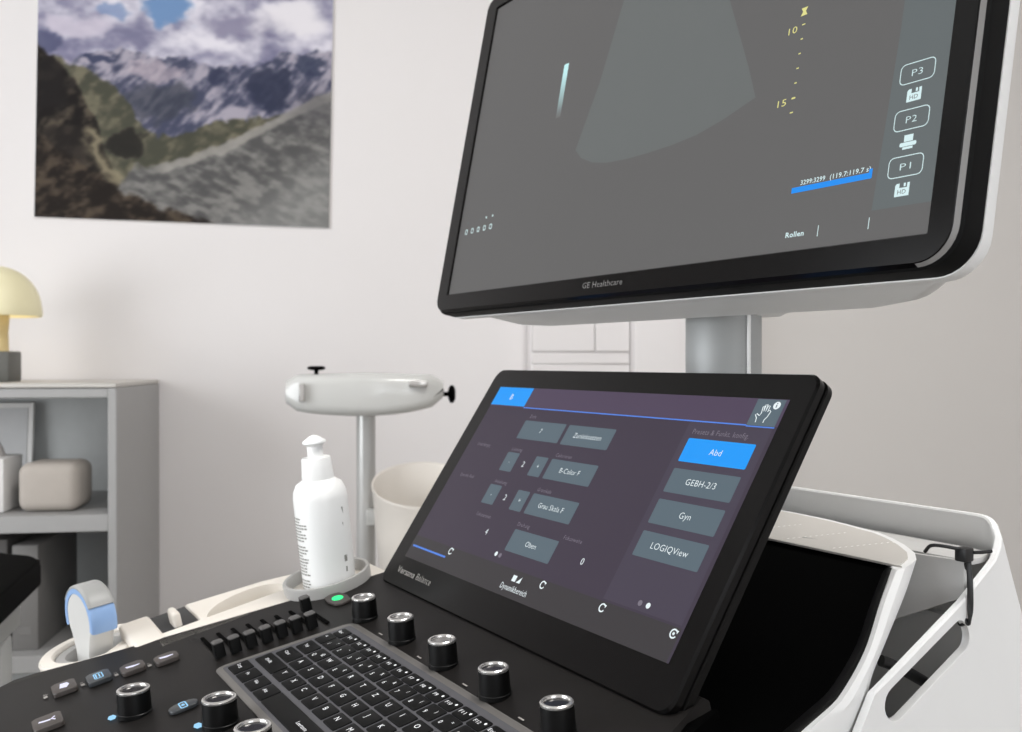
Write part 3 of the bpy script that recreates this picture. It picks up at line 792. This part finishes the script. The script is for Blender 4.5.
struct('added_window', [(fx0, fx0+.06, DF+.02, DF+.09, fz0, fz1), (fx1-.06, fx1, DF+.02, DF+.09, fz0, fz1), (fx0, fx1, DF+.02, DF+.09, fz0, fz0+.06), (fx0, fx1, DF+.02, DF+.09, fz1-.06, fz1)], M['trim'])  # unseen rear window, added to brighten the machine's white shell
# left wall with a wide window opening
wd0, wd1, wz0, wz1 = 1.0, 3.0, .45, 2.3
struct('wall_left', [(S0-T, S0, 0, wd0, 0, ZC), (S0-T, S0, wd1, DF, 0, ZC), (S0-T, S0, wd0, wd1, 0, wz0), (S0-T, S0, wd0, wd1, wz1, ZC)], M['wall'])
struct('floor', [(S0-T, S1+T, -T, DF+T, -.1, 0)], M['floor'])
struct('ceiling', [(S0-T, S1+T, -T, DF+T, ZC, ZC+.1)], M['ceil'])
struct('window_1', [(S0-.09, S0-.02, wd0, wd0+.06, wz0, wz1), (S0-.09, S0-.02, wd1-.06, wd1, wz0, wz1), (S0-.09, S0-.02, wd0, wd1, wz0, wz0+.06), (S0-.09, S0-.02, wd0, wd1, wz1-.06, wz1), (S0-.09, S0-.02, 1.97, 2.03, wz0, wz1)], M['trim'])
struct('baseboard_back', [(S0, S1, 0, .014, 0, .08)], M['trim'], .004)
# shallow white pilaster behind the machine
struct('trim_1', [(1.097, 1.33, 0, .10, 0, ZC)], M['wall'], .006)

# added wall skin right of the pilaster, light falloff painted into its grey
struct('wall_falloff', [(1.33, S1, 0, .012, 0, ZC)], mat('wall grey with light falloff', rgb(208, 204, 200), .85, var=.012, nscale=6, bump=.04, bscale=300))

# ceiling lamp
lampo = empty('ceiling_light', W(1.0, 1.75, ZC-.06), RA)
tag(lampo, 'square white ceiling light panel over the machine', 'ceiling light')
mb = MB(); mb.add(*rbox(-.32, .32, -.32, .32, 0, .058, .006, 2)); mb.build('housing', M['trim'], lampo, scale=1)
mb = MB(); mb.add(*rbox(-.29, .29, -.29, .29, -.006, .002, .002, 1)); mb.build('diffuser', mat('lit diffuser', rgb(250, 248, 240), .6, emit=(1, .96, .9, 1), estr=4.0), lampo, scale=1)

# poster: a printed mountain view, painted into the sheet as its picture
def build_poster():
    nx, ny = 260, 224
    pw, ph = .648, .56
    X, Y = np.meshgrid(np.linspace(0, 1, nx), np.linspace(0, 1, ny))      # Y up
    px = X*294.; py = 225-Y*ph/pw*294.                                      # photo-like units: y down, 0 = row 0 of the frame
    rs = np.random.RandomState(5)
    def noise(x, y, seed):
        r = np.random.RandomState(seed).rand(256, 256)
        xi = np.floor(x).astype(int); yi = np.floor(y).astype(int); fx = x-xi; fy = y-yi
        fx = fx*fx*(3-2*fx); fy = fy*fy*(3-2*fy)
        g = lambda a, b: r[a % 256, b % 256]
        return (g(xi, yi)*(1-fx)+g(xi+1, yi)*fx)*(1-fy)+(g(xi, yi+1)*(1-fx)+g(xi+1, yi+1)*fx)*fy
    def fbm(x, y, seed, o=5):
        t = 0; a = .5; q = 1
        for k in range(o): t = t+a*noise(x*q+k*17, y*q+k*31, seed+k); a *= .5; q *= 2.05
        return t
    def lin(c): c = np.array(c, float)/255; return np.where(c <= .04045, c/12.92, ((c+.055)/1.055)**2.4)
    C = np.zeros((ny, nx, 3))
    def sm(x, a, b): t = np.clip((x-a)/(b-a), 0, 1); return t*t*(3-2*t)
    def mix(mask, c1): 
        nonlocal C
        c1 = np.asarray(c1, float)
        if c1.ndim == 1: c1 = c1[None, None, :]
        C = C*(1-mask[..., None])+c1*mask[..., None]
    def two(t, a, b): return np.array(a, float)[None, None]*(1-t[..., None])+np.array(b, float)[None, None]*t[..., None]
    wx = px+26*(fbm(px/30+5, py/30, 141)-.47)+16*(fbm(px/9, py/9+3, 151)-.47); wy = py+20*(fbm(px/30, py/30+7, 161)-.47)+14*(fbm(px/9+2, py/9, 171)-.47)
    # sky: blue gaps, violet grey and white clouds
    cl = fbm(px/55+3, py/34, 11); cl2 = fbm(px/26, py/18+9, 31)
    C = two(sm(cl2*.6+cl*.5, .35, .72), (118, 116, 142), (222, 218, 226))
    mix(sm(np.exp(-((wx-128)/32)**2-((wy-4)/22)**2)+cl*.6-.3, .38, .7), (112, 142, 182))
    mix(.8*sm(np.exp(-((wx-70)/22)**2-((wy-14)/9)**2)+cl2*.5-.25, .4, .75), (124, 142, 178))
    mix(.75*sm(np.exp(-((wx-205)/50)**2-((wy-18)/20)**2)+cl2*.4-.2, .35, .9), (116, 112, 138))
    mix(.85*sm(np.exp(-((wx-258)/48)**2-((wy-8)/30)**2)+cl2*.4-.2, .3, .8), (226, 222, 226))
    mix(.8*sm(np.exp(-((wx-30)/45)**2-((wy-30)/12)**2)+cl2*.5-.25, .3, .8), (196, 188, 202))
    mix(.9*sm(np.exp(-((wx-8)/24)**2-((wy-50)/14)**2)+cl2*.3-.15, .35, .7), (84, 86, 114))
    pyw = py+11*(fbm(px/11+1, py/11, 191)-.47)+6*(fbm(px/4, py/4, 201)-.47)
    def ridge(pts, amp, sc, seed):
        xs, ys = zip(*pts); return np.interp(px, xs, ys)+amp*(fbm(px/sc, px*0+seed, seed)-.5)
    # far snowy range
    n1 = fbm(px/20, py/16, 51); n2 = fbm(px/9+.5*py/9, py/9, 71)
    far = ridge([(0, 64), (25, 62), (55, 57), (80, 52), (100, 53), (125, 58), (150, 55), (170, 62), (190, 60), (212, 62), (240, 46), (262, 42), (280, 40), (294, 40)], 9, 12, 3)
    d = sm(pyw-far, -1, 2)
    n3 = fbm(px/5+py/7, py/12, 211); base = two(sm(n1*.4+n2*.3+n3*.4, .42, .66), (70, 73, 94), (164, 158, 170))
    mix(d, base)
    dk = sm(np.exp(-((wx-55)/26)**2-((wy-60)/7)**2), .35, .7); mix(dk*d*.85, (52, 58, 84))
    dk = sm(np.exp(-((wx-120)/42)**2-((wy-104)/26)**2)+n2*.5-.3, .3, .65); mix(dk*d*.75, (62, 65, 76))
    dk = sm(np.exp(-((wx-232)/28)**2-((wy-82)/28)**2)+n2*.35-.2, .35, .6); mix(dk*d*.9, (50, 54, 74))
    dk = sm(np.exp(-((wx-180)/14)**2-((wy-76)/16)**2)+n2*.35-.2, .4, .6); mix(dk*d*.8, (54, 58, 80))
    dk = sm(np.exp(-((wx-276)/20)**2-((wy-52)/12)**2)+n2*.4-.25, .35, .6); mix(dk*d*.8, (54, 60, 82))
    lt = sm(np.exp(-((wx-115)/38)**2-((wy-70)/14)**2)+n2*.5-.3, .35, .7); mix(lt*d*.6, (186, 172, 180))
    # green shoulders: left slope and valley floor
    g1 = ridge([(0, 58), (20, 62), (45, 70), (70, 84), (88, 100), (100, 122), (118, 136), (135, 136), (160, 124), (190, 116), (225, 112), (294, 100)], 6, 9, 13)
    d = sm(pyw-g1, -1, 3)
    mix(d, two(sm(n1*.4+n2*.6, .38, .66), (72, 72, 62), (114, 109, 92)))
    # left dark mountain
    l1 = ridge([(0, 52), (22, 66), (38, 84), (48, 108), (60, 128), (66, 150), (75, 172), (92, 200), (110, 225)], 8, 7, 23)
    d = sm(pyw-l1, -1, 4)
    mix(d, two(sm(n2*.7+n1*.3, .4, .68), (30, 27, 26), (84, 76, 66)))
    dk = sm(np.exp(-((wx-8)/30)**2-((wy-90)/34)**2)+n2*.4-.25, .3, .6); mix(dk*d*.85, (34, 31, 31))
    dk = sm(np.exp(-((wx-90)/22)**2-((wy-147)/17)**2)+n2*.3-.15, .4, .6); mix(dk*.9, (40, 38, 36))
    dk = sm(np.exp(-((wx-40)/40)**2-((wy-150)/22)**2)+n2*.4-.25, .3, .6); mix(dk*d*.7, (40, 36, 34))
    # pale gully
    gx = np.interp(py, (128, 150, 170, 190), (56, 62, 74, 92)); mix(.8*np.exp(-((wx-gx)/ (5+np.clip(py-140, 0, 60)*.16))**2)*sm(py, 126, 136)*(1-sm(py, 186, 196)), (150, 140, 116))
    # grey scree slope on the right
    g2 = ridge([(0, 300), (70, 205), (95, 168), (120, 166), (150, 156), (185, 142), (215, 124), (245, 108), (270, 92), (294, 82)], 5, 10, 43)
    d = sm(pyw-g2, -1, 4)
    sc_ = fbm(px/14+py/30, py/6-px/16, 91); 
    tone = sm(sc_*.7+n2*.35, .36, .72)
    mix(d, two(tone, (84, 83, 83), (130, 128, 125)))
    mix(.75*sm(np.exp(-((py-g2-5)/8)**2)+n2*.5-.3, .45, .8)*sm(px, 100, 130), (158, 154, 148))
    mix(.5*sm((px-170)/120+(py-150)/90, .6, 1.4)*d, (160, 160, 157))
    mix(.45*np.exp(-((wx-280)/26)**2-((wy-100)/22)**2), (70, 68, 74))
    # near dark foreground
    l2 = ridge([(0, 140), (30, 158), (60, 176), (85, 196), (110, 204), (140, 214), (165, 222), (190, 232), (294, 300)], 6, 9, 63)
    d = sm(pyw-l2, -1, 5)
    mix(d, two(sm(n2*.7+sc_*.3, .42, .7), (36, 31, 28), (80, 70, 60)))
    # soften: it is a print
    for k in range(1): C = (C+np.roll(C, 1, 0)+np.roll(C, 1, 1)+np.roll(C, -1, 1))/4
    C = np.clip(C, 0, 255)
    mb_v = []; 
    for j in range(ny):
        for i in range(nx): mb_v.append((X[j, i]*pw, -.004, Y[j, i]*ph))
    fs = [(j*nx+i, j*nx+i+1, (j+1)*nx+i+1, (j+1)*nx+i) for j in range(ny-1) for i in range(nx-1)]
    me = bpy.data.meshes.new('mountain_print'); me.from_pydata(mb_v, [], fs)
    ca = me.color_attributes.new('print', 'FLOAT_COLOR', 'POINT')
    arr = np.ones((ny*nx, 4)); arr[:, :3] = lin(C).reshape(-1, 3)
    ca.data.foreach_set('color', arr.ravel())
    m = bpy.data.materials.new('printed mountain photograph'); m.use_nodes = True
    nt = m.node_tree; b = nt.nodes['Principled BSDF']; b.inputs['Roughness'].default_value = .6; b.inputs['Specular IOR Level'].default_value = .1
    a = nt.nodes.new('ShaderNodeVertexColor'); a.layer_name = 'print'; nt.links.new(a.outputs['Color'], b.inputs['Base Color'])
    me.materials.append(m)
    root = empty('mountain_poster', W(-.257, .001, 1.4225), RA); root.rotation_euler = (0, R(1.1), RA)
    tag(root, 'large unframed poster of a mountain valley under clouds on the white wall', 'poster')
    mb = MB(); mb.add(*rbox(-.0005, pw+.0005, -.0035, .000, -.0005, ph+.0005, 0)); mb.build('backing_board', M['trim'], root, scale=1)
    o = bpy.data.objects.new('mountain_print', me); COL.objects.link(o); o.parent = root
build_poster()

# bookcase
bc = empty('bookcase', W(-.47, .18, 0), RA)
tag(bc, 'light grey open bookcase against the white wall with a lamp on top', 'bookcase')
BL_ = lambda s, d, z: (s+.47, -(d-.18), z)
def bpart(name, boxes, m=None, r=.0015):
    mb = MB()
    for b in boxes: v, f = rbox(*b, r, 1); mb.add(v, f, 0, BL_)
    return mb.build(name, m or M['shelf'], bc, scale=1)
sR, sL = .010, -.95
bpart('side_panel', [(sR-.016, sR, .004, .36, 0, 1.049)]); bpart('side_panel', [(sL, sL+.016, .004, .36, 0, 1.049)])
bpart('top_panel', [(sL, sR, .004, .362, 1.0495, 1.066-.008)], mat('lamplit shelf top', rgb(196, 192, 186), .5))  # top paler and warmer than the sides, lamp light put into its colour
bpart('top_rail', [(sL+.016, sR-.016, .01, .358, 1.030, 1.049)])
for z in (.795, .53, .27, .04): bpart('shelf', [(sL+.016, sR-.016, .008, .358, z-.020, z+.013)])
bpart('back_panel', [(sL+.016, sR-.016, .004, .010, .02, 1.03)], mat('pale grey back panel', rgb(196, 198, 197), .6))

def on_shelf(name, s, d, z, label, cat, group=None):
    o = empty(name, W(s, d, z), RA); tag(o, label, cat, group); return o
# table lamp on the bookcase
M['cream_shade'] = mat('cream lamp shade', rgb(236, 228, 190), .45, var=.02, emit=rgb(255, 236, 190), estr=.03)
o = on_shelf('table_lamp', -.262, .2, 1.058, 'small cream mushroom table lamp on grey block base, on top of the bookcase', 'lamp')
mb = MB(); mb.add(*rbox(-.036, .034, -.036, .036, 0, .062, .004, 2)); mb.build('base', mat('dark grey block', rgb(92, 92, 88), .5), o, scale=1)
mb = MB(); mb.add(*lathe([(.022, .06), (.021, .063), (.020, .10), (.023, .14)], 28)); mb.build('stem', mat('pale wood stem', rgb(216, 196, 146), .5), o, scale=1)
mb = MB(); pr_ = [(.0815, .133), (.083, .137), (.082, .15)]+[(.081*math.cos(R(a)), .15+.085*math.sin(R(a))) for a in range(10, 90, 10)]+[(.003, .2355)]
inn = [(max(.002, r_-.004), z-.003 if k > 3 else z) for k, (r_, z) in enumerate(pr_)]
mb.add(*loft([[(r_*math.cos(2*PI*i/40), r_*math.sin(2*PI*i/40), z) for i in range(40)] for r_, z in list(reversed(inn))+pr_], True, True)); mb.build('shade', M['cream_shade'], o, scale=1)
# things on the shelf
def soft_cube(w, d, h, r):
    v, f = rbox(-w/2, w/2, -d/2, d/2, 0, h, r, 4); return v, f
o = tag(MB().add(*soft_cube(.112, .11, .094, .02)).build('storage_box', mat('beige grey fabric', rgb(176, 168, 160), .9, var=.05, bump=.3, bscale=300), scale=1), 'beige grey rounded cube box on the upper shelf, right of the white boxes', 'box')
o.location = W(-.127, .27, .809); o.rotation_euler = (0, 0, RA)
o = on_shelf('tissue_box', -.262, .27, .809, 'white cardboard box at the left on the upper bookcase shelf', 'box')
mb = MB(); mb.add(*rbox(-.062, .055, -.05, .05, 0, .104, .003, 2)); mb.build('carton', mat('white card', rgb(222, 220, 218), .6), o, scale=1)
mb = MB(); mb.add(*loft([[(w*math.cos(2*PI*i/20)-.005, w*.7*math.sin(2*PI*i/20)*(1+.2*math.sin(3*i)), z) for i in range(20)] for w, z in ((.045, .104), (.04, .12), (.03, .138), (.015, .152), (.004, .158))])); mb.build('tissue', mat('grey tissue', rgb(178, 174, 172), .8), o, scale=1)
o = on_shelf('picture_frame', -.33, .045, .809, 'white framed blank panel leaning at the back of the upper bookcase shelf', 'picture frame')
o.rotation_euler = (R(-6), 0, RA)
mb = MB(); mb.add(*rbox(-.09, .082, -.01, .0, 0, .20, .002, 1)); mb.build('frame', M['trim'], o, scale=1)
mb = MB(); mb.add(*rbox(-.078, .070, -.0115, -.009, .012, .188, 0)); mb.build('panel', mat('pale panel', rgb(206, 206, 206), .6), o, scale=1)
FM = [mat('grey folder', rgb(118, 116, 114), .6), mat('dark grey folder', rgb(88, 86, 84), .6)]
for k in range(2):
    o = on_shelf('binder', -.225+k*.056, .2, .543, ['dark grey binder on the lower bookcase shelf, left of the paler one', 'paler grey binder on the lower bookcase shelf, right of the dark one'][k], 'binder', 'binders on the lower shelf')
    mb = MB(); mb.add(*rbox(-.024, .024, -.12, .12, 0, .215-.012*k, .003, 2)); mb.build('cover', FM[1-k], o, scale=1)
    mb = MB(); mb.add(*rbox(-.012, .012, -.1208, -.119, .03, .045, 0)); mb.build('finger_ring', FM[0], o, scale=1)

# examination couch at the left
cdir = Vector((.25, -.97, 0)).normalized(); ca_ = math.atan2(cdir.y, cdir.x)
couch = empty('examination_couch', (-.715+cdir.x*.75-.31*.97, 1.47+cdir.y*.75-.31*.25, 0), ca_+PI/2)
tag(couch, 'black padded examination couch with pale grey frame beside the bookcase', 'couch')
mb = MB(); mb.add(*prism(rrect(-.31, .31, -.75, .75, .07, 6), .768, .806, .014, 3)); mb.build('pad', mat('black upholstery', rgb(6, 6, 6), .75, spec=.03), couch, scale=1)
M['frame'] = mat('pale grey frame', rgb(168, 170, 168), .5)
mb = MB(); mb.add(*rbox(-.28, .28, -.70, .70, .705, .768, .006, 2)); mb.build('frame', M['frame'], couch, scale=1)
for sx in (-1, 1):
    for sy in (-1, 1):
        mb = MB(); mb.add(*rbox(sx*.262-.018, sx*.262+.018, sy*.62-.03, sy*.62+.03, 0, .706, .004, 2)); mb.build('leg', M['frame'], couch, scale=1)

# white pole stand with glossy head and bin
st = empty('equipment_stand', (-.268, 1.75, 0), R(8))
tag(st, 'white pole stand with wide glossy head and black clamp knobs behind the bottle', 'stand')
M['gloss'] = mat('glossy white shell', rgb(198, 198, 195), .2, coat=.4, var=.01)
mb = MB(); lp = []
for q in range(15):
    x = -.137+.274*q/14; e = abs(q-7)/7
    bot_ = 1.004+(.012 if q < 7 else .02)*e**2.2-1.0; top_ = 1.079-.004*e-1.0
    wd = .075*(1-.25*e**3)
    kk = .9 if q in (0, 14) else 1
    lp.append([(x, (y-.04)*1, 1.0+z) for y, z in rrect(-wd*kk, wd*kk, bot_+(1-kk)*.1, top_-(1-kk)*.1, .018, 4)])
mb.add(*loft(lp)); head = mb.build('head', M['gloss'], st, scale=1)
def sknob(x, y, z, ax):
    mb = MB(); v, f = lathe([(.004, 0), (.004, .012), (.010, .013), (.016, .016), (.016, .022), (.010, .025)], 16)
    mb.add(v, f, 0, (lambda a, b, c: (x+c, y+a, z+b)) if ax == 'x' else (lambda a, b, c: (x+a, y+b, z+c*.6)))
    mb.build('clamp_knob', M['black'], st, scale=1)
sknob(.136, -.05, 1.04, 'x'); sknob(-.088, -.03, 1.076, 'z')
mb = MB(); mb.add(*rbox(-.112, -.102, -.119, -.108, 1.03, 1.062, .002, 1)); mb.build('latch', M['chrome'], head, scale=1)
mb = MB(); mb.add(*rbox(.075, .108, -.118, -.108, 1.054, 1.066, .003, 2)); mb.build('slot_cover', M['chrome'], head, scale=1)
mb = MB(); mb.add(*lathe([(.0175, .03), (.0175, 1.02)], 28)); mb.build('pole', mat('grey white pole', rgb(196, 196, 194), .3, metal=.3), st, scale=1)
mb = MB(); mb.add(*lathe([(.2, 0), (.2, .012), (.19, .02), (.05, .03), (.02, .05)], 40)); mb.build('foot', M['gloss'], st, scale=1)
mb = MB()       # bin hung on the pole, its mouth cut sloping towards the room
M['bin'] = mat('cream white bin plastic', rgb(222, 216, 208), .35, var=.02)
cxb, cyb = .100, -.10; lp = []
def bl(r, zf, zb, n=40):
    return [(cxb+r*math.cos(2*PI*i/n), cyb+r*.85*math.sin(2*PI*i/n), zb+(zf-zb)*(.5-.5*math.sin(2*PI*i/n))) for i in range(n)]
for r, zf, zb in ((.062, .64, .64), (.066, .645, .645), (.082, .80, .80), (.088, .848, .905), (.090, .852, .912), (.0895, .855, .915), (.086, .853, .913), (.083, .84, .9), (.078, .79, .79), (.06, .655, .655)):
    lp.append(bl(r, zf, zb))
mb.add(*loft(lp)); bn = mb.build('waste_bin', M['bin'], st, scale=1)
mb = MB(); mb.add(*rbox(.0, .06, -.03, .0, .80, .83, .004, 2)); mb.build('bracket', M['gloss'], st, scale=1)

# white cabinet by the back wall, seen between the two screens
kb = empty('white_cabinet', W(.965, .16, 0), RA)
tag(kb, 'white cabinet with thin door gaps at the back wall, left of the pilaster', 'cabinet')
KL = lambda s, d, z: (s-.965, -(d-.16), z)
def cpart(name, b, m, r=.002):
    mb = MB(); v, f = rbox(*b, r, 1); mb.add(v, f, 0, KL); return mb.build(name, m, kb, scale=1)
cpart('carcass', (.858, 1.0965, .004, .060, 0, 1.42), M['wall'])
cpart('door', (.860, 1.0105, .060, .066, 1.1225, 1.41), M['wall']); cpart('door', (1.0115, 1.0955, .060, .066, 1.1225, 1.41), M['wall'])
cpart('drawer', (.860, 1.0955, .060, .066, 1.093, 1.1185), M['wall'])
cpart('door', (.860, 1.0955, .060, .066, .1, 1.092), M['wall'])

# ------------------------------------------------------------------ light: day through the window, added rear fill, ceiling lamp, small glow of the table lamp
wd_ = bpy.data.worlds.new('day'); SC.world = wd_; wd_.use_nodes = True
bg = wd_.node_tree.nodes['Background']; bg.inputs['Color'].default_value = (.86, .93, 1, 1); bg.inputs['Strength'].default_value = 1.6
def area(name, loc, target, sx, sy, power, col):
    l = bpy.data.lights.new(name, 'AREA'); l.shape = 'RECTANGLE'; l.size = sx; l.size_y = sy; l.energy = power; l.color = col
    o = bpy.data.objects.new(name, l); COL.objects.link(o); o.location = loc
    o.rotation_euler = (Vector(target)-Vector(loc)).to_track_quat('-Z', 'Y').to_euler(); return o
area('window_daylight', W(S0+.02, 2.0, 1.38), W(1, 1.7, 1.3), 1.8, 1.7, 44, (.97, .985, 1))
area('rear_fill', W(1.2, DF-.02, 1.55), W(1.1, 1.9, .95), 1.3, 1.4, 12, (.98, .99, 1))  # added fill at the rear opening, lifts the white shell
area('ceiling_lamp', W(1.0, 1.75, ZC-.075), W(1.0, 1.75, 0), .58, .58, 15, (1, .98, .96))
pl_l = bpy.data.lights.new('table_lamp_bulb', 'POINT'); pl_l.energy = .10; pl_l.color = (1, .86, .62); pl_l.shadow_soft_size = .03
po = bpy.data.objects.new('table_lamp_bulb', pl_l); COL.objects.link(po); po.location = W(-.262, .2, 1.225)

# ------------------------------------------------------------------ camera
cd = bpy.data.cameras.new('camera'); cam = bpy.data.objects.new('camera', cd); COL.objects.link(cam)
cam.location = (0, 0, 1.1); cam.rotation_euler = (R(90-.298), 0, 0)
cd.sensor_width = 36; cd.lens = 947.3/1022*36; cd.clip_start = .02
cd.dof.use_dof = True; cd.dof.focus_distance = .52; cd.dof.aperture_fstop = 16.0
SC.camera = cam
SC.view_settings.view_transform = 'Standard'; SC.view_settings.look = 'None'
SC.view_settings.exposure = 0.0; SC.view_settings.gamma = 1.0
SC.view_settings.use_curve_mapping = False
